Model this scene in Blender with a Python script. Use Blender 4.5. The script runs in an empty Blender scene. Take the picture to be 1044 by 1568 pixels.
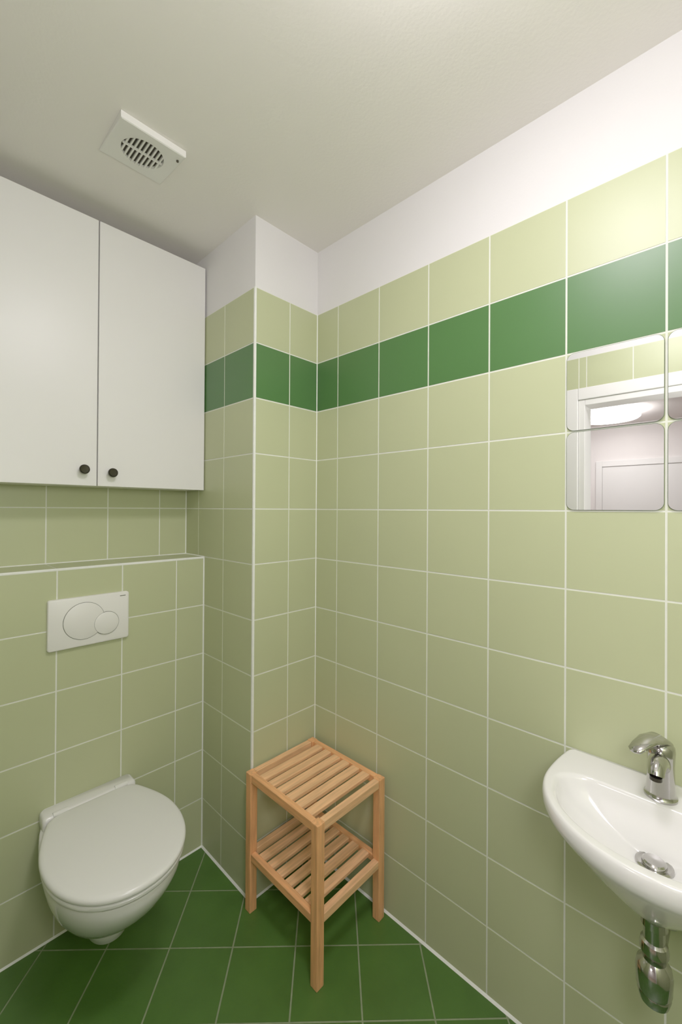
import bpy, bmesh, math
from mathutils import Matrix, Vector

sc = bpy.context.scene
sc.view_settings.view_transform = 'Standard'
sc.view_settings.look = 'None'
sc.view_settings.exposure = 0.1
sc.view_settings.gamma = 1.24

# ------------------------------------------------------------ constants
RX = 1.171      # right wall
PY = 1.261      # pillar front
PX = 0.865      # pillar side
LY = 1.614      # ledge front
BY = 1.777      # back wall
LX = -0.10      # left wall
NY = -0.50      # near wall
CZ = 2.46
TZ = 2.2

def lin(c):
    return tuple(((v/255)/12.92 if v/255 <= 0.04045 else ((v/255+0.055)/1.055)**2.4) for v in c) + (1,)

def mat(name, col, rough=0.5, metal=0.0, noise=0.0, nscale=8, emit=None, estr=0, bump=0.0, bscale=60, stretch=None, spec=0.5, coat=0):
    m = bpy.data.materials.new(name); m.use_nodes = True
    nt = m.node_tree; b = nt.nodes['Principled BSDF']
    c = lin(col)
    b.inputs['Base Color'].default_value = c
    b.inputs['Roughness'].default_value = rough
    b.inputs['Metallic'].default_value = metal
    b.inputs['Specular IOR Level'].default_value = spec
    b.inputs['Coat Weight'].default_value = coat
    b.inputs['Coat Roughness'].default_value = 0.08
    tc = nt.nodes.new('ShaderNodeTexCoord')
    mp = nt.nodes.new('ShaderNodeMapping')
    nt.links.new(tc.outputs['Object'], mp.inputs['Vector'])
    if stretch: mp.inputs['Scale'].default_value = stretch
    if noise > 0:
        n = nt.nodes.new('ShaderNodeTexNoise'); n.inputs['Scale'].default_value = nscale
        n.inputs['Detail'].default_value = 5
        nt.links.new(mp.outputs['Vector'], n.inputs['Vector'])
        r = nt.nodes.new('ShaderNodeValToRGB')
        r.color_ramp.elements[0].position = 0.3; r.color_ramp.elements[1].position = 0.7
        r.color_ramp.elements[0].color = tuple(v*(1-noise) for v in c[:3])+(1,)
        r.color_ramp.elements[1].color = tuple(min(1, v*(1+noise)) for v in c[:3])+(1,)
        nt.links.new(n.outputs['Fac'], r.inputs['Fac'])
        nt.links.new(r.outputs['Color'], b.inputs['Base Color'])
    if bump > 0:
        n2 = nt.nodes.new('ShaderNodeTexNoise'); n2.inputs['Scale'].default_value = bscale
        nt.links.new(tc.outputs['Object'], n2.inputs['Vector'])
        bp = nt.nodes.new('ShaderNodeBump'); bp.inputs['Strength'].default_value = bump
        bp.inputs['Distance'].default_value = 0.002
        nt.links.new(n2.outputs['Fac'], bp.inputs['Height'])
        nt.links.new(bp.outputs['Normal'], b.inputs['Normal'])
    if emit:
        b.inputs['Emission Color'].default_value = lin(emit)
        b.inputs['Emission Strength'].default_value = estr
    return m

M_TILE = mat('tile_light_green', (182, 188, 146), 0.40, noise=0.02, nscale=3, bump=0.03, bscale=14)
M_DARK = mat('tile_dark_green', (66, 110, 54), 0.38, noise=0.04, nscale=3, bump=0.03, bscale=14)
M_FLOOR = mat('tile_floor_green', (64, 100, 38), 0.38, noise=0.10, nscale=9, bump=0.15, bscale=90)
M_GROUT = mat('grout_white', (226, 227, 216), 0.8, noise=0.03, nscale=30)
M_FGROUT = mat('grout_floor', (128, 140, 106), 0.85, noise=0.12, nscale=40)
M_PAINT = mat('paint_white', (226, 223, 224), 0.75, noise=0.01, nscale=4, bump=0.15, bscale=120)
M_CEIL = mat('paint_ceiling', (236, 231, 226), 0.8, noise=0.012, nscale=3, bump=0.2, bscale=120)
M_CAULK = mat('caulk_white', (235, 236, 230), 0.5, noise=0.03, nscale=50)
M_CAB = mat('cabinet_white', (232, 230, 228), 0.36, noise=0.008, nscale=4)
M_CERAM = mat('ceramic_white', (234, 232, 231), 0.12, noise=0.005, nscale=4, coat=0.4)
M_SEAT = mat('seat_plastic', (230, 229, 226), 0.2, noise=0.005, nscale=4)
M_PLAST = mat('plastic_white', (232, 230, 226), 0.35, noise=0.005, nscale=4)
M_LINE = mat('button_groove', (95, 98, 84), 0.6, noise=0.02)
M_DARKM = mat('knob_dark_metal', (62, 58, 50), 0.3, metal=0.8, noise=0.05)
M_HOLE = mat('vent_dark', (70, 64, 52), 0.9, noise=0.05)
M_CHROME = mat('chrome', (182, 180, 178), 0.12, metal=1.0, noise=0.01)
M_MIRROR = mat('mirror_glass', (234, 235, 234), 0.01, metal=1.0, noise=0.001)
M_MEDGE = mat('mirror_edge', (120, 135, 115), 0.2, metal=0.6, noise=0.02)
M_WOODX = mat('wood_grain_x', (238, 182, 132), 0.42, noise=0.18, nscale=9, stretch=(1, 12, 12))
M_WOODY = mat('wood_grain_y', (236, 168, 112), 0.42, noise=0.18, nscale=9, stretch=(12, 1, 12))
M_WOODZ = mat('wood_grain_z', (234, 167, 111), 0.42, noise=0.18, nscale=9, stretch=(12, 12, 1))
M_HALLF = mat('hall_floor', (170, 150, 125), 0.5, noise=0.1, nscale=6, stretch=(1, 8, 1))
M_HALLW = mat('hall_paint', (230, 224, 222), 0.8, noise=0.01)
M_LAMP = mat('lamp_glass', (255, 255, 255), 0.4, noise=0.001, emit=(252, 246, 251), estr=48)
M_HLAMP = mat('hall_lamp_glass', (255, 255, 255), 0.4, noise=0.001, emit=(255, 251, 250), estr=20)

# ------------------------------------------------------------ helpers
def finish(bm, name, mats, smooth=False, parent=None, bevel=0, seg=2, angle=40):
    bmesh.ops.recalc_face_normals(bm, faces=bm.faces)
    me = bpy.data.meshes.new(name); bm.to_mesh(me); bm.free()
    for m in (mats if isinstance(mats, (list, tuple)) else [mats]): me.materials.append(m)
    ob = bpy.data.objects.new(name, me); sc.collection.objects.link(ob)
    if smooth:
        for p in me.polygons: p.use_smooth = True
        me.set_sharp_from_angle(angle=math.radians(angle))
    if bevel:
        md = ob.modifiers.new('bevel', 'BEVEL'); md.width = bevel; md.segments = seg
        md.limit_method = 'ANGLE'; md.angle_limit = math.radians(35)
    if parent: ob.parent = parent
    return ob

def empty(name, loc=(0, 0, 0)):
    e = bpy.data.objects.new(name, None); sc.collection.objects.link(e)
    e.empty_display_size = 0.1
    return e

def addbox(bm, a, b, mi=0):
    x0, y0, z0 = a; x1, y1, z1 = b
    vs = [bm.verts.new(p) for p in [(x0,y0,z0),(x1,y0,z0),(x1,y1,z0),(x0,y1,z0),(x0,y0,z1),(x1,y0,z1),(x1,y1,z1),(x0,y1,z1)]]
    for f in [(0,3,2,1),(4,5,6,7),(0,1,5,4),(1,2,6,5),(2,3,7,6),(3,0,4,7)]:
        fc = bm.faces.new([vs[i] for i in f]); fc.material_index = mi

def box(name, a, b, m, parent=None, bevel=0, seg=2):
    bm = bmesh.new(); addbox(bm, a, b)
    return finish(bm, name, m, parent=parent, bevel=bevel, seg=seg)

def prism(bm, poly, f, h0, h1, inset=0.0, mi=0):
    n = len(poly)
    cx = sum(p[0] for p in poly)/n; cy = sum(p[1] for p in poly)/n
    def ins(p):
        d = math.hypot(p[0]-cx, p[1]-cy) or 1
        k = max(0.0, 1-inset*1.4/d)
        return (cx+(p[0]-cx)*k, cy+(p[1]-cy)*k)
    lo = [bm.verts.new(f(p[0], p[1], h0)) for p in poly]
    hi = [bm.verts.new(f(*ins(p), h1)) for p in poly]
    for i in range(n):
        fc = bm.faces.new([lo[i], lo[(i+1) % n], hi[(i+1) % n], hi[i]]); fc.material_index = mi
    fc = bm.faces.new(hi); fc.material_index = mi
    fc = bm.faces.new(lo[::-1]); fc.material_index = mi

def edges(lines, lo, hi):
    L = sorted([l for l in lines if lo+0.004 < l < hi-0.004])
    return [lo]+L+[hi]

GAP = 0.0017
def tilegrid(bm, f, us, vs, sel):
    for i in range(len(us)-1):
        for j in range(len(vs)-1):
            u0, u1 = us[i]+GAP, us[i+1]-GAP; v0, v1 = vs[j]+GAP, vs[j+1]-GAP
            mi = sel((v0+v1)/2, (u0+u1)/2)
            if mi is None: continue
            prism(bm, [(u0,v0),(u1,v0),(u1,v1),(u0,v1)], f, -0.0022, 0.0, 0.0007, mi)
rowsel = lambda v, u: 2 if 1.8 < v < 2.0 else 1
rows = [0.2*i for i in range(0, 12)]
G = 0.0008
WM = [M_PAINT, M_TILE, M_DARK, M_GROUT]

# right wall
bm = bmesh.new()
addbox(bm, (RX+0.003, NY-0.1, 0), (RX+0.1, BY+0.1, CZ), 0)
addbox(bm, (RX+G, NY, 0), (RX+0.003, PY, TZ-0.0005), 3)
ul = [1.1414-0.2043*i for i in range(0, 9)]
tilegrid(bm, lambda u, v, h: (RX-h, u, v), edges(ul, NY, PY), rows, rowsel)
finish(bm, 'wall_right', WM)
# back wall
bm = bmesh.new()
addbox(bm, (LX-0.1, BY+0.003, 0), (RX+0.003, BY+0.1, CZ), 0)
addbox(bm, (LX, BY+G, 1.2), (PX, BY+0.003, TZ), 3)
ul = [0.748-0.2*i for i in range(0, 6)]
tilegrid(bm, lambda u, v, h: (u, BY-h, v), edges(ul, LX, PX), rows[6:], rowsel)
finish(bm, 'wall_back', WM)
# pillar
bm = bmesh.new()
addbox(bm, (PX+0.003, PY+0.003, 0), (RX+0.003, BY+0.003, CZ), 0)
addbox(bm, (PX+G, PY+G, 0), (RX, BY, TZ), 3)
tilegrid(bm, lambda u, v, h: (u, PY-h, v), [PX+0.006, 1.027, RX], rows, rowsel)
tilegrid(bm, lambda u, v, h: (PX-h, u, v), [PY+0.006, 1.4645, 1.6645, BY], rows, rowsel)
finish(bm, 'wall_pillar', WM)
# ledge (cistern wall)
bm = bmesh.new()
addbox(bm, (LX, LY+G, 0), (PX, BY+0.003, 1.2-G), 3)
tilegrid(bm, lambda u, v, h: (u, LY-h, v), edges(ul, LX, PX), rows[:7], rowsel)
tilegrid(bm, lambda u, v, h: (u, v, 1.2+h), edges(ul, LX, PX), [LY+0.006, BY], lambda v, u: 1)
finish(bm, 'wall_cistern_ledge', WM)
# left wall with door opening
DY0, DY1, DZ = -0.25, 0.612, 1.975
bm = bmesh.new()
WX = LX-0.1
addbox(bm, (WX, DY1, 0), (LX-0.003, BY+0.003, CZ), 0)
addbox(bm, (WX, NY-0.1, 0), (LX-0.003, DY0, CZ), 0)
addbox(bm, (WX, DY0, DZ), (LX-0.003, DY1, CZ), 0)
addbox(bm, (LX-0.003, DY1, 0), (LX-G, BY, TZ), 3)
addbox(bm, (LX-0.003, NY, 0), (LX-G, DY0, TZ), 3)
addbox(bm, (LX-0.003, DY0, DZ), (LX-G, DY1, TZ), 3)
lf = lambda u, v, h: (LX+h, u, v)
yl = [BY-0.2*i for i in range(1, 12)]
tilegrid(bm, lf, edges(yl, DY1, BY), rows, rowsel)
tilegrid(bm, lf, edges(yl, NY, DY0), rows, rowsel)
tilegrid(bm, lf, edges(yl, DY0, DY1), [2.0, 2.2], rowsel)
tilegrid(bm, lf, edges(yl, DY0, DY1), [DZ, 2.0], rowsel)
finish(bm, 'wall_left', WM)
# near wall
bm = bmesh.new()
addbox(bm, (LX-0.1, NY-0.1, 0), (RX+0.003, NY-0.003, CZ), 0)
addbox(bm, (LX, NY-0.003, 0), (RX, NY-G, TZ), 3)
tilegrid(bm, lambda u, v, h: (u, NY+h, v), edges([0.971-0.2*i for i in range(6)], LX, RX), rows, rowsel)
finish(bm, 'wall_near', WM)
# ceiling
box('ceiling', (LX-0.1, NY-0.1, CZ), (RX+0.1, BY+0.1, CZ+0.08), M_CEIL)

# floor: diagonal tiles clipped to room
def clip(poly, axis, val, keep_less):
    out = []
    for i in range(len(poly)):
        a, b = poly[i], poly[(i+1) % len(poly)]
        ina = (a[axis] <= val) if keep_less else (a[axis] >= val)
        inb = (b[axis] <= val) if keep_less else (b[axis] >= val)
        if ina: out.append(a)
        if ina != inb:
            t = (val-a[axis])/(b[axis]-a[axis])
            out.append((a[0]+(b[0]-a[0])*t, a[1]+(b[1]-a[1])*t))
    return out
bm = bmesh.new()
addbox(bm, (LX-0.1, NY-0.1, -0.06), (RX+0.1, BY+0.1, -0.001), 1)
s2 = math.sqrt(0.5); g2 = 0.0019
for i in range(-14, 14):
    for j in range(-14, 14):
        p0, p1 = 1.149+0.2*i+g2, 1.149+0.2*(i+1)-g2
        q0, q1 = 0.093+0.2*j+g2, 0.093+0.2*(j+1)-g2
        pl = [((p+q)*s2, (p-q)*s2) for p, q in [(p0,q0),(p0,q1),(p1,q1),(p1,q0)]]
        for ax, v, kl in [(0, LX+0.002, False), (0, RX-0.003, True), (1, NY+0.002, False), (1, BY-0.002, True)]:
            if pl: pl = clip(pl, ax, v, kl)
        if len(pl) >= 3:
            ar = abs(sum(pl[k][0]*pl[(k+1) % len(pl)][1]-pl[(k+1) % len(pl)][0]*pl[k][1] for k in range(len(pl))))/2
            if ar > 1e-4: prism(bm, pl, lambda u, v, h: (u, v, h), -0.002, 0.0, 0.0007, 0)
finish(bm, 'floor', [M_FLOOR, M_FGROUT])

# trims
bm = bmesh.new()
def tri(bm, p, ax, a, b, sx, sy, w):
    def P(t, u, v):
        if ax == 'x': return (t, p[0]+u, p[1]+v)
        if ax == 'y': return (p[0]+u, t, p[1]+v)
        return (p[0]+u, p[1]+v, t)
    A = [bm.verts.new(P(a, *q)) for q in [(0, 0), (sx*w, 0), (0, sy*w)]]
    B = [bm.verts.new(P(b, *q)) for q in [(0, 0), (sx*w, 0), (0, sy*w)]]
    bm.faces.new(A); bm.faces.new(B[::-1])
    for i in range(3): bm.faces.new([A[i], A[(i+1) % 3], B[(i+1) % 3], B[i]])
tri(bm, (RX, 0), 'y', NY, PY, -1, 1, 0.006)
tri(bm, (PX, 0), 'y', PY, LY, -1, 1, 0.006)
tri(bm, (PY, 0), 'x', PX, RX, -1, 1, 0.005)
tri(bm, (LY, 0), 'x', LX, PX, -1, 1, 0.005)
tri(bm, (PX, LY), 'z', 0, 1.2, -1, -1, 0.004)
tri(bm, (RX, PY), 'z', 0, TZ, -1, -1, 0.0025)
tri(bm, (PX, BY), 'z', 1.2, TZ, -1, -1, 0.003)
tri(bm, (PX, 1.2), 'y', LY, BY, -1, 1, 0.003)
tri(bm, (BY, 1.2), 'x', LX, PX, -1, 1, 0.003)
finish(bm, 'trim_1', M_CAULK)
bm = bmesh.new()
def cornerprof(ax, a, b):
    pts = [(0.007, 0.0035), (0.007, -0.0006), (0.002, -0.0008), (0.0, 0.0), (-0.0008, 0.002), (-0.0006, 0.007), (0.0035, 0.007)]
    ra, rb = [], []
    for u, v in pts:
        if ax == 'z':
            ra.append(bm.verts.new((PX+u, PY+v, a))); rb.append(bm.verts.new((PX+u, PY+v, b)))
        else:
            ra.append(bm.verts.new((a, LY+u, 1.2-v))); rb.append(bm.verts.new((b, LY+u, 1.2-v)))
    n = len(pts)
    for i in range(n): bm.faces.new([ra[i], ra[(i+1) % n], rb[(i+1) % n], rb[i]])
    bm.faces.new(ra); bm.faces.new(rb[::-1])
cornerprof('z', 0.0, TZ)
finish(bm, 'trim_2', M_CAULK)
bm = bmesh.new(); cornerprof('x', LX, PX-0.001)
finish(bm, 'trim_3', M_CAULK)

# door frame (in left wall)
e = empty('door_1')
fx0, fx1 = WX-0.012, LX+0.012
box('frame_jamb_1', (fx0, DY1-0.030, 0), (fx1, DY1-0.0005, DZ-0.0005), M_CAB, e, 0.002)
box('frame_jamb_2', (fx0, DY0+0.0005, 0), (fx1, DY0+0.030, DZ-0.0005), M_CAB, e, 0.002)
box('frame_head', (fx0, DY0+0.0305, DZ-0.03), (fx1, DY1-0.0305, DZ-0.0005), M_CAB, e, 0.002)
cx0, cx1 = LX+0.0005, LX+0.020
box('casing_1', (cx0, DY1+0.0005, 0.001), (cx1, DY1+0.06, DZ+0.06), M_CAB, e, 0.003)
box('casing_2', (cx0, DY0-0.06, 0.001), (cx1, DY0-0.0005, DZ+0.06), M_CAB, e, 0.003)
box('casing_head', (cx0, DY0, DZ+0.0005), (cx1, DY1, DZ+0.06), M_CAB, e, 0.003)

# hallway
HX, HY0, HY1 = -3.7, -1.2, 2.6
box('floor_hall', (HX-0.1, HY0-0.1, -0.06), (WX, HY1+0.1, 0), M_HALLF)
box('ceiling_hall', (HX-0.1, HY0-0.1, CZ), (WX, HY1+0.1, CZ+0.08), M_HALLW)
box('wall_hall_far', (HX-0.1, HY0-0.1, 0), (HX, HY1+0.1, CZ), M_HALLW)
box('wall_hall_left', (HX, HY0-0.1, 0), (WX, HY0, CZ), M_HALLW)
box('wall_hall_right', (HX, HY1, 0), (WX, HY1+0.1, CZ), M_HALLW)
box('wall_hall_near', (WX-0.001, BY+0.1, 0), (WX+0.1, HY1+0.1, CZ), M_HALLW)
box('wall_hall_side', (WX-0.001, HY0-0.1, 0), (WX+0.1, NY-0.1, CZ), M_HALLW)
e = empty('door_2')
box('casing_1', (HX+0.001, 1.25, 0), (HX+0.025, 1.32, 2.02), M_CAB, e, 0.003)
box('casing_2', (HX+0.001, 0.33, 0), (HX+0.025, 0.40, 2.02), M_CAB, e, 0.003)
box('casing_head', (HX+0.001, 0.40, 1.95), (HX+0.025, 1.25, 2.02), M_CAB, e, 0.003)
box('door_leaf', (HX+0.001, 0.402, 0.005), (HX+0.012, 1.248, 1.948), M_CAB, e, 0.002)

# ------------------------------------------------------------ lathe / loft / tube
def lathe(name, prof, loc, m, parent=None, axis='z', n=40, angle=35):
    bm = bmesh.new(); rings = []
    for r, h in prof:
        ring = []
        for k in range(n):
            a = 2*math.pi*k/n; x, y = r*math.cos(a), r*math.sin(a)
            p = (x, y, h) if axis == 'z' else ((x, h, y) if axis == 'y' else (h, x, y))
            ring.append(bm.verts.new((p[0]+loc[0], p[1]+loc[1], p[2]+loc[2])))
        rings.append(ring)
    for i in range(len(rings)-1):
        for k in range(n):
            bm.faces.new([rings[i][k], rings[i][(k+1) % n], rings[i+1][(k+1) % n], rings[i+1][k]])
    bm.faces.new(rings[0][::-1]); bm.faces.new(rings[-1])
    return finish(bm, name, m, smooth=True, parent=parent, angle=angle)

def loft(name, rings, m, parent=None, cap0=True, cap1=True, angle=50):
    bm = bmesh.new(); R = [[bm.verts.new(p) for p in r] for r in rings]
    n = len(R[0])
    for i in range(len(R)-1):
        for k in range(n):
            bm.faces.new([R[i][k], R[i][(k+1) % n], R[i+1][(k+1) % n], R[i+1][k]])
    if cap0: bm.faces.new(R[0][::-1])
    if cap1: bm.faces.new(R[-1])
    return finish(bm, name, m, smooth=True, parent=parent, angle=angle)

def tube(name, pts, rads, m, parent=None, n=24, flat=1.0, up=(0, 0, 1)):
    rings = []
    P = [Vector(p) for p in pts]
    for i, p in enumerate(P):
        d = (P[min(i+1, len(P)-1)]-P[max(i-1, 0)]).normalized()
        s = d.cross(Vector(up)); s = s.normalized() if s.length > 1e-4 else Vector((0, 1, 0))
        t = s.cross(d).normalized()
        rings.append([tuple(p+s*rads[i]*math.cos(2*math.pi*k/n)+t*rads[i]*flat*math.sin(2*math.pi*k/n)) for k in range(n)])
    return loft(name, rings, m, parent)

def ray_out(poly, c, phi):
    dx, dy = math.cos(phi), math.sin(phi); best = 0
    n = len(poly)
    for i in range(n):
        ax, ay = poly[i][0]-c[0], poly[i][1]-c[1]; bx, by = poly[(i+1) % n][0]-c[0], poly[(i+1) % n][1]-c[1]
        ex, ey = bx-ax, by-ay
        den = dx*ey-dy*ex
        if abs(den) < 1e-12: continue
        t = (ax*ey-ay*ex)/den; u = (ax*dy-ay*dx)/den
        if t > 0 and -1e-9 <= u <= 1+1e-9: best = max(best, t)
    return best

# ------------------------------------------------------------ cabinet
e = empty('wall_cabinet')
c0, c1, cz0, cz1 = 0.06, 0.861, 1.476, 2.40
box('carcass', (c0, LY+0.018, cz0+0.001), (c1, BY-0.001, cz1-0.001), M_CAB, e, 0.001)
SP = 0.4625
box('door_panel_1', (c0, LY-0.001, cz0), (SP-0.0017, LY+0.017, cz1), M_CAB, e, 0.0015)
box('door_panel_2', (SP+0.0017, LY-0.001, cz0), (c1, LY+0.017, cz1), M_CAB, e, 0.0015)
for i, (kx, kz) in enumerate([(0.418, 1.530), (0.506, 1.524)]):
    lathe('knob_%d' % (i+1), [(0.006, 0), (0.006, -0.008), (0.009, -0.011), (0.0145, -0.016), (0.016, -0.021), (0.0155, -0.025), (0.0125, -0.028), (0.012, -0.0265), (0.004, -0.026), (0.001, -0.026)],
          (kx, LY-0.001, kz), M_DARKM, e, 'y', 28)

# ------------------------------------------------------------ flush plate
def rrect(x0, x1, z0, z1, r, n=8):
    pts = []
    for cx, cz, a0 in [(x1-r, z0+r, -90), (x1-r, z1-r, 0), (x0+r, z1-r, 90), (x0+r, z0+r, 180)]:
        for k in range(n+1):
            a = math.radians(a0+90*k/n); pts.append((cx+r*math.cos(a), cz+r*math.sin(a)))
    return pts
e = empty('toilet_flush_plate')
fx = (0.320, 0.566, 0.934, 1.100)
rings = []
for ins, d in [(0, 0.0), (0, 0.010), (0.001, 0.012), (0.003, 0.0135)]:
    rings.append([(x, LY-0.0005-d, z) for x, z in rrect(fx[0]+ins, fx[1]-ins, fx[2]+ins, fx[3]-ins, 0.008)])
loft('plate', rings, M_PLAST, e)
FP = LY-0.0140
def disc(name, cx, cz, r, y0, y1, m, a0=0):
    lathe(name, [(r, 0), (r, y1-y0), (r-0.002, y1-y0-0.0012), (0.001, y1-y0-0.0012)], (cx, y0, cz), m, e, 'y', 64)
disc('button_groove_large', 0.424, 1.019, 0.0625, FP, FP-0.0008, M_LINE)
disc('button_large', 0.424, 1.019, 0.0612, FP, FP-0.0022, M_PLAST)
disc('button_groove_small', 0.492, 1.000, 0.0395, FP-0.0015, FP-0.0030, M_LINE)
disc('button_small', 0.492, 1.000, 0.0382, FP-0.0015, FP-0.0045, M_PLAST)
box('logo_mark', (0.535, FP-0.0008, 1.086), (0.554, FP, 1.0885), M_LINE, e)

# ------------------------------------------------------------ toilet
e = empty('wall_hung_toilet')
TX = 0.442
N = 72
def egg(back_s, hw_back, hw, sc_, front, ex=2.0):
    pts = []
    for k in range(0, 41):
        a = math.pi/2*k/40
        pts.append((sc_+(front-sc_)*math.sin(a)**(2/ex) if a > 0 else sc_, hw*math.cos(a)**(2/ex) if k < 40 else 0))
    back = []
    for k in range(1, 25):
        u = k/24; s = sc_-(sc_-back_s)*u
        t = hw-(hw-hw_back)*(1-math.cos(math.pi/2*u))
        rr = 0.03
        dd = s-back_s
        if dd < rr: t = t-(rr-math.sqrt(max(0, rr*rr-(rr-dd)**2)))
        back.append((s, t))
    right = back[::-1]+pts
    left = [(s, -t) for s, t in right[::-1]][1:]
    return right+left
lidp = egg(0.052, 0.122, 0.183, 0.27, 0.505, 2.1)
bodyp = egg(0.0, 0.135, 0.175, 0.26, 0.493, 2.1)
def tring(poly, c, k, z, sshift=0.0, clampback=False, dome=0, kb=1.0):
    out = []
    for i in range(N):
        phi = 2*math.pi*i/N; r = ray_out(poly, c, phi)
        ds, dt = r*math.cos(phi), r*math.sin(phi)
        if clampback and ds < 0:
            s = c[0]+sshift+ds*((c[0]+sshift)/c[0]); t = dt*k*kb
        else:
            s = c[0]+sshift+ds*k; t = dt*k
        out.append((TX+t, LY-0.0005-s, z))
    return out
C = (0.27, 0.0)
loft('lid', [tring(lidp, C, k, z) for k, z in [(0.965, 0.4135), (0.99, 0.4145), (1.0, 0.4185), (1.0, 0.424), (0.992, 0.4285), (0.97, 0.4315), (0.93, 0.433), (0.7, 0.4365), (0.4, 0.438), (0.1, 0.4385)]], M_SEAT, e)
loft('seat_ring', [tring(lidp, C, k, z) for k, z in [(0.94, 0.3955), (0.975, 0.397), (0.985, 0.401), (0.985, 0.408), (0.965, 0.4115), (0.9, 0.4125)]], M_SEAT, e)
C2 = (0.26, 0.0)
prof = [(0.27, 0.116, -0.055), (0.30, 0.120, -0.055), (0.325, 0.143, -0.055), (0.36, 0.165, -0.055), (0.46, 0.182, -0.06), (0.60, 0.204, -0.06), (0.74, 0.238, -0.045),
        (0.86, 0.284, -0.025), (0.94, 0.327, -0.01), (0.98, 0.36, 0), (0.995, 0.385, 0), (0.985, 0.392, 0), (0.96, 0.3945, 0)]
rings = []
for i, (k, z, sh) in enumerate(prof):
    rings.append(tring(bodyp, C2, k, z, sh, i > 3))
loft('bowl', rings, M_CERAM, e, angle=70)
rings = []
for ins, z in [(0.004, 0.380), (0.0, 0.392), (0.0, 0.424), (0.003, 0.430), (0.008, 0.4325)]:
    rings.append([(x, y, z) for x, y in rrect(TX-0.138+ins, TX+0.138-ins, LY-0.058+ins, LY-0.0008, 0.010)])
loft('hinge_block', rings, M_CERAM, e)
for i, dx in enumerate((-0.09, 0.09)):
    tube('hinge_%d' % (i+1), [(TX+dx-0.02, LY-0.05, 0.430), (TX+dx+0.02, LY-0.05, 0.430)], [0.008, 0.008], M_SEAT, e)

# ------------------------------------------------------------ basin
e = empty('wall_hung_washbasin')
SY = 0.121; RZ = 0.803
def D(depth, hw, sc_, s0, ex, rc=0.012):
    pts = []
    for k in range(0, 49):
        a = math.pi/2*k/48
        pts.append((sc_+(depth-sc_)*(math.sin(a)**(2/ex) if k else 0), hw*(math.cos(a)**(2/ex) if k < 48 else 0)))
    back = []
    for k in range(1, 25):
        u = k/24; s = sc_-(sc_-s0)*u; t = hw-0.014*u*u; dd = s-s0
        if dd < rc: t -= rc-math.sqrt(max(0, rc*rc-(rc-dd)**2))
        back.append((s, t))
    right = back[::-1]+pts
    return right+[(s, -t) for s, t in right[::-1]][1:]
outp = D(0.330, 0.205, 0.13, 0.0, 2.03)
inp = D(0.305, 0.177, 0.155, 0.104, 2.0, 0.05)
N2 = 120
def bring(poly, c, k, z, sh=0, clampback=True, smin=0.0):
    out = []
    for i in range(N2):
        phi = 2*math.pi*i/N2; r = ray_out(poly, c, phi)
        ds, dt = r*math.cos(phi), r*math.sin(phi)
        s = c[0]+sh+(ds if (clampback and ds < 0) else ds*k); t = dt*k
        if clampback and ds < 0: s = max(s, smin)
        out.append((RX-0.0005-s, SY+t, z+0.003))
    return out
CB = (0.19, 0.0); CI = (0.20, 0.0)
rings = [bring(outp, CB, k, z, 0, True, sm) for k, z, sm in [(0.20, 0.642, 0), (0.30, 0.654, 0), (0.48, 0.680, 0), (0.68, 0.711, 0), (0.84, 0.739, 0), (0.94, 0.756, 0), (0.985, 0.766, 0), (1.0, 0.776, 0), (1.0, 0.786, 0), (0.993, 0.794, 0.001), (0.978, 0.7985, 0.003), (0.962, 0.80, 0.006), (0.950, 0.80, 0.009)]]
rings += [bring(inp, CI, k, z, sh, False) for k, z, sh in [(1.05, 0.80, 0), (1.03, 0.7995, 0), (1.0, 0.797, 0), (0.975, 0.791, 0), (0.95, 0.780, 0), (0.90, 0.766, 0), (0.80, 0.750, -0.002), (0.64, 0.734, -0.01), (0.42, 0.719, -0.025), (0.2, 0.708, -0.04), (0.10, 0.706, -0.042)]]
loft('basin', rings, M_CERAM, e, angle=75)
DX = RX-0.158
lathe('drain', [(0.031, 0.0), (0.031, 0.003), (0.027, 0.0045), (0.024, 0.0035), (0.021, 0.0035), (0.020, 0.008), (0.017, 0.0105), (0.001, 0.0115)], (DX, SY, 0.7115), M_CHROME, e)
# trap
lathe('bottle_trap', [(0.018, 0.655), (0.024, 0.651), (0.024, 0.641), (0.019, 0.637), (0.0175, 0.615), (0.0215, 0.612), (0.022, 0.598), (0.0175, 0.594), (0.0175, 0.570), (0.022, 0.566), (0.024, 0.556), (0.024, 0.548),
       (0.0195, 0.542), (0.019, 0.532), (0.028, 0.522), (0.0305, 0.508), (0.029, 0.478), (0.0265, 0.472), (0.0275, 0.468), (0.024, 0.454), (0.014, 0.448), (0.001, 0.447)][::-1], (DX, SY, 0), M_CHROME, e)
tube('waste_arm', [(DX+0.02, SY, 0.51), (RX-0.008, SY, 0.51)], [0.014, 0.014], M_CHROME, e)
lathe('wall_rosette', [(0.03, 0), (0.03, -0.003), (0.02, -0.009), (0.014, -0.010)], (RX-0.0006, SY, 0.51), M_CHROME, e, 'x')

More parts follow.
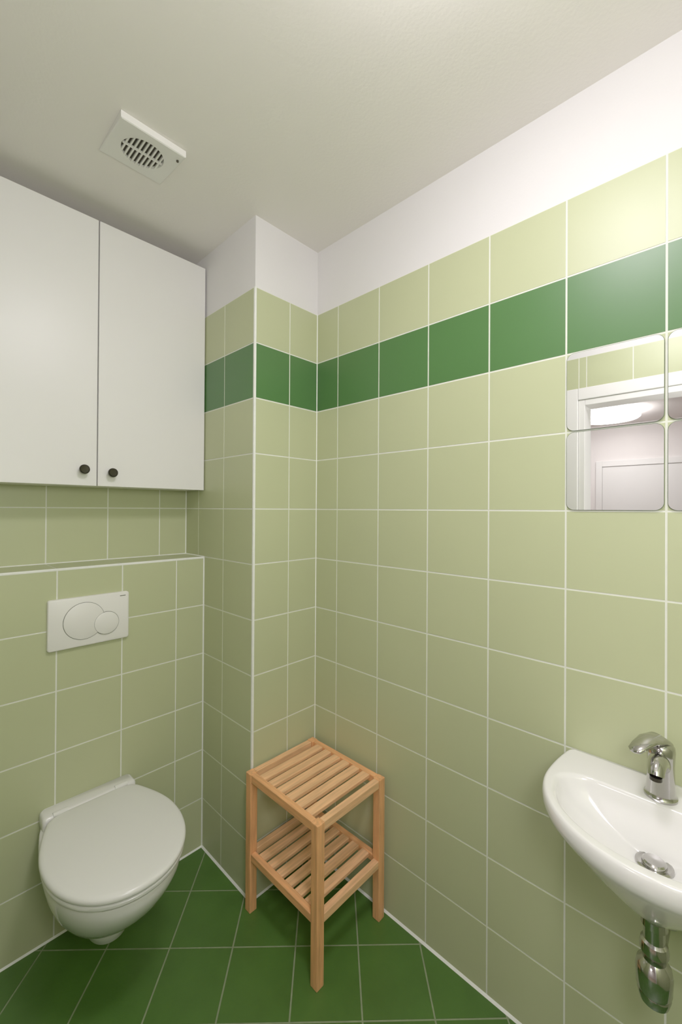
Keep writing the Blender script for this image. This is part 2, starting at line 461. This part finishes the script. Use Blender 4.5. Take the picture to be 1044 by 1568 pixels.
# faucet
e = empty('basin_faucet')
FX, FY = RX-0.070, SY
Z0 = RZ+0.0003
lathe('faucet_body', [(0.029, 0), (0.029, 0.004), (0.0265, 0.007), (0.0255, 0.012), (0.024, 0.04), (0.0235, 0.07), (0.0245, 0.088), (0.025, 0.098), (0.024, 0.106), (0.019, 0.113), (0.010, 0.117), (0.001, 0.118)], (FX, FY, Z0), M_CHROME, e)
tube('spout', [(FX, FY, Z0+0.062), (FX-0.02, FY, Z0+0.078), (FX-0.040, FY, Z0+0.088), (FX-0.055, FY, Z0+0.088), (FX-0.065, FY, Z0+0.080), (FX-0.069, FY, Z0+0.073)], [0.019, 0.0185, 0.017, 0.0155, 0.014, 0.0135], M_CHROME, e)
lathe('aerator', [(0.0105, 0), (0.0105, -0.007), (0.001, -0.007)], (FX-0.0695, FY, Z0+0.073), M_DARKM, e)
tube('lever', [(FX+0.012, FY-0.010, Z0+0.110), (FX-0.005, FY+0.004, Z0+0.121), (FX-0.03, FY+0.018, Z0+0.122), (FX-0.052, FY+0.029, Z0+0.115), (FX-0.065, FY+0.036, Z0+0.108), (FX-0.069, FY+0.038, Z0+0.106)],
     [0.014, 0.021, 0.019, 0.016, 0.013, 0.006], M_CHROME, e, flat=0.42)

# ------------------------------------------------------------ mirror tiles
e = empty('wall_mirror')
n = 0
for (ya, yb) in [(0.3242, 0.1205), (0.1195, -0.0842)]:
    for (za, zb) in [(1.4, 1.6), (1.6, 1.8)]:
        n += 1
        y0, y1, z0, z1 = yb+0.0022, ya-0.0022, za+0.0015, zb-0.0015
        bm = bmesh.new()
        R0 = [bm.verts.new((RX-0.0005, y, z)) for y, z in rrect(y0, y1, z0, z1, 0.018)]
        R1 = [bm.verts.new((RX-0.0038, y, z)) for y, z in rrect(y0, y1, z0, z1, 0.018)]
        R2 = [bm.verts.new((RX-0.0045, y, z)) for y, z in rrect(y0+0.001, y1-0.001, z0+0.001, z1-0.001, 0.017)]
        k = len(R0)
        for A, B in ((R0, R1), (R1, R2)):
            for i in range(k):
                f = bm.faces.new([A[i], A[(i+1) % k], B[(i+1) % k], B[i]]); f.material_index = 1
        bm.faces.new(R2); bm.faces.new(R0[::-1])
        finish(bm, 'mirror_tile_%d' % n, [M_MIRROR, M_MEDGE], parent=e)

# ------------------------------------------------------------ stool shelf
e = empty('wooden_slatted_stool')
x0, x1, y0, y1 = 0.835, 1.151, 0.884, 1.2515
H = 0.48; L = 0.029
for i, (lx, ly) in enumerate([(x0, y0), (x1-L, y0), (x0, y1-L), (x1-L, y1-L)]):
    box('leg_%d' % (i+1), (lx, ly, 0.0005), (lx+L, ly+L, H), M_WOODZ, e, 0.0025)
def shelf(tag, top, rh):
    for i, rx in enumerate((x0+0.002, x1-0.002-0.020)):
        box('%s_rail_%d' % (tag, i+1), (rx, y0+L+0.0003, top-rh), (rx+0.020, y1-L-0.0003, top), M_WOODY, e, 0.002)
    ns = 8
    ys = y0+0.002; ye = y1-0.002
    w = 0.032; pitch = (ye-ys-w)/(ns-1)
    for i in range(ns):
        a = ys+pitch*i
        end = (i == 0 or i == ns-1)
        xa, xb = (x0+L+0.0003, x1-L-0.0003) if end else (x0+0.0223, x1-0.0223)
        if end:
            aa = a if i == 0 else ye-0.022
            box('%s_slat_%d' % (tag, i+1), (xa, aa, top-rh), (xb, aa+0.022, top), M_WOODX, e, 0.002)
        else:
            box('%s_slat_%d' % (tag, i+1), (xa, a, top-0.014), (xb, a+w, top-0.001), M_WOODX, e, 0.002)
shelf('top', H-0.001, 0.027)
shelf('lower', 0.207, 0.025)

# ------------------------------------------------------------ ceiling vent
e = empty('ceiling_exhaust_vent')
vx, vy, vr, vh = 0.480, 1.280, 0.058, 0.090
nn = 64
def sq(h, a):
    c_, s_ = math.cos(a), math.sin(a); k = h/max(abs(c_), abs(s_)); return (c_*k, s_*k)
Z = CZ-0.0005
def vring(fn, z): return [(vx+fn(2*math.pi*i/nn)[0], vy+fn(2*math.pi*i/nn)[1], z) for i in range(nn)]
cir = lambda r: (lambda a: (r*math.cos(a), r*math.sin(a)))
def tilt(r, k): return [(x, y, z-(k*max(0, (vy+vh-y))/(2*vh))) for x, y, z in r]
rings = [vring(lambda a: sq(vh, a), Z), tilt(vring(lambda a: sq(vh, a), Z-0.002), 0.016), tilt(vring(lambda a: sq(vh-0.003, a), Z-0.004), 0.016),
         tilt(vring(cir(vr+0.004), Z-0.004), 0.016), tilt(vring(cir(vr), Z-0.003), 0.016), vring(cir(vr-0.002), Z-0.0015)]
loft('vent_plate', rings, M_PLAST, e, angle=30)
lathe('vent_duct', [(vr-0.001, 0), (vr-0.001, -0.001), (0.001, -0.001)], (vx, vy, Z-0.0006), M_HOLE, e)
for i in range(9):
    dy = -0.048+0.012*i; hw = math.sqrt(max(0, (vr-0.001)**2-dy*dy))
    box('vent_bar_%d' % (i+1), (vx+dy-0.0022, vy-hw, Z-0.010), (vx+dy+0.0022, vy+hw, Z-0.004), M_PLAST, e)
box('vent_bar_cross', (vx-vr+0.002, vy-0.002, Z-0.0105), (vx+vr-0.002, vy+0.002, Z-0.0045), M_PLAST, e)
lathe('vent_pull', [(0.0035, 0), (0.0035, -0.004), (0.001, -0.005)], (vx+0.078, vy-0.06, Z-0.0172), M_HOLE, e)

# ------------------------------------------------------------ lamps
e = empty('ceiling_lamp')
lathe('lamp_base', [(0.135, 0), (0.135, -0.02), (0.12, -0.022)], (0.47, 0.26, CZ-0.0005), M_PLAST, e)
lathe('lamp_shade', [(0.128, -0.0215), (0.128, -0.04), (0.118, -0.058), (0.095, -0.07), (0.06, -0.077), (0.001, -0.08)], (0.47, 0.26, CZ-0.0005), M_LAMP, e)
e = empty('hall_ceiling_lamp')
lathe('lamp_base', [(0.26, 0), (0.26, -0.02), (0.25, -0.022)], (-2.85, 1.02, CZ-0.0005), M_PLAST, e)
lathe('lamp_shade', [(0.28, -0.0225), (0.28, -0.07), (0.26, -0.085), (0.001, -0.09)], (-2.85, 1.02, CZ-0.0005), M_HLAMP, e)

# soft point light added beside the camera to flatten and brighten the room
ld = bpy.data.lights.new('added_fill_light', 'POINT'); ld.energy = 15; ld.shadow_soft_size = 0.15
ld.color = (0.995, 0.975, 0.995)
lo = bpy.data.objects.new('added_fill_light', ld); sc.collection.objects.link(lo); lo.location = (0.10, -0.18, 1.60)

# world
w = bpy.data.worlds.new('world'); sc.world = w; w.use_nodes = True
w.node_tree.nodes['Background'].inputs[0].default_value = (0.9, 0.92, 1, 1)
w.node_tree.nodes['Background'].inputs[1].default_value = 0.3

# ------------------------------------------------------------ camera
cam = bpy.data.cameras.new('camera'); co = bpy.data.objects.new('camera', cam); sc.collection.objects.link(co)
cam.sensor_fit = 'HORIZONTAL'; cam.sensor_width = 36; cam.lens = 640/1044*36
cam.shift_y = -0.007
cam.clip_start = 0.01
yaw = math.radians(43.73-90)
Rm = Matrix.Rotation(yaw, 4, 'Z') @ Matrix.Rotation(math.radians(90.3), 4, 'X') @ Matrix.Rotation(math.radians(0.35), 4, 'Z')
co.matrix_world = Matrix.Translation((0, 0, 1.4)) @ Rm
sc.camera = co
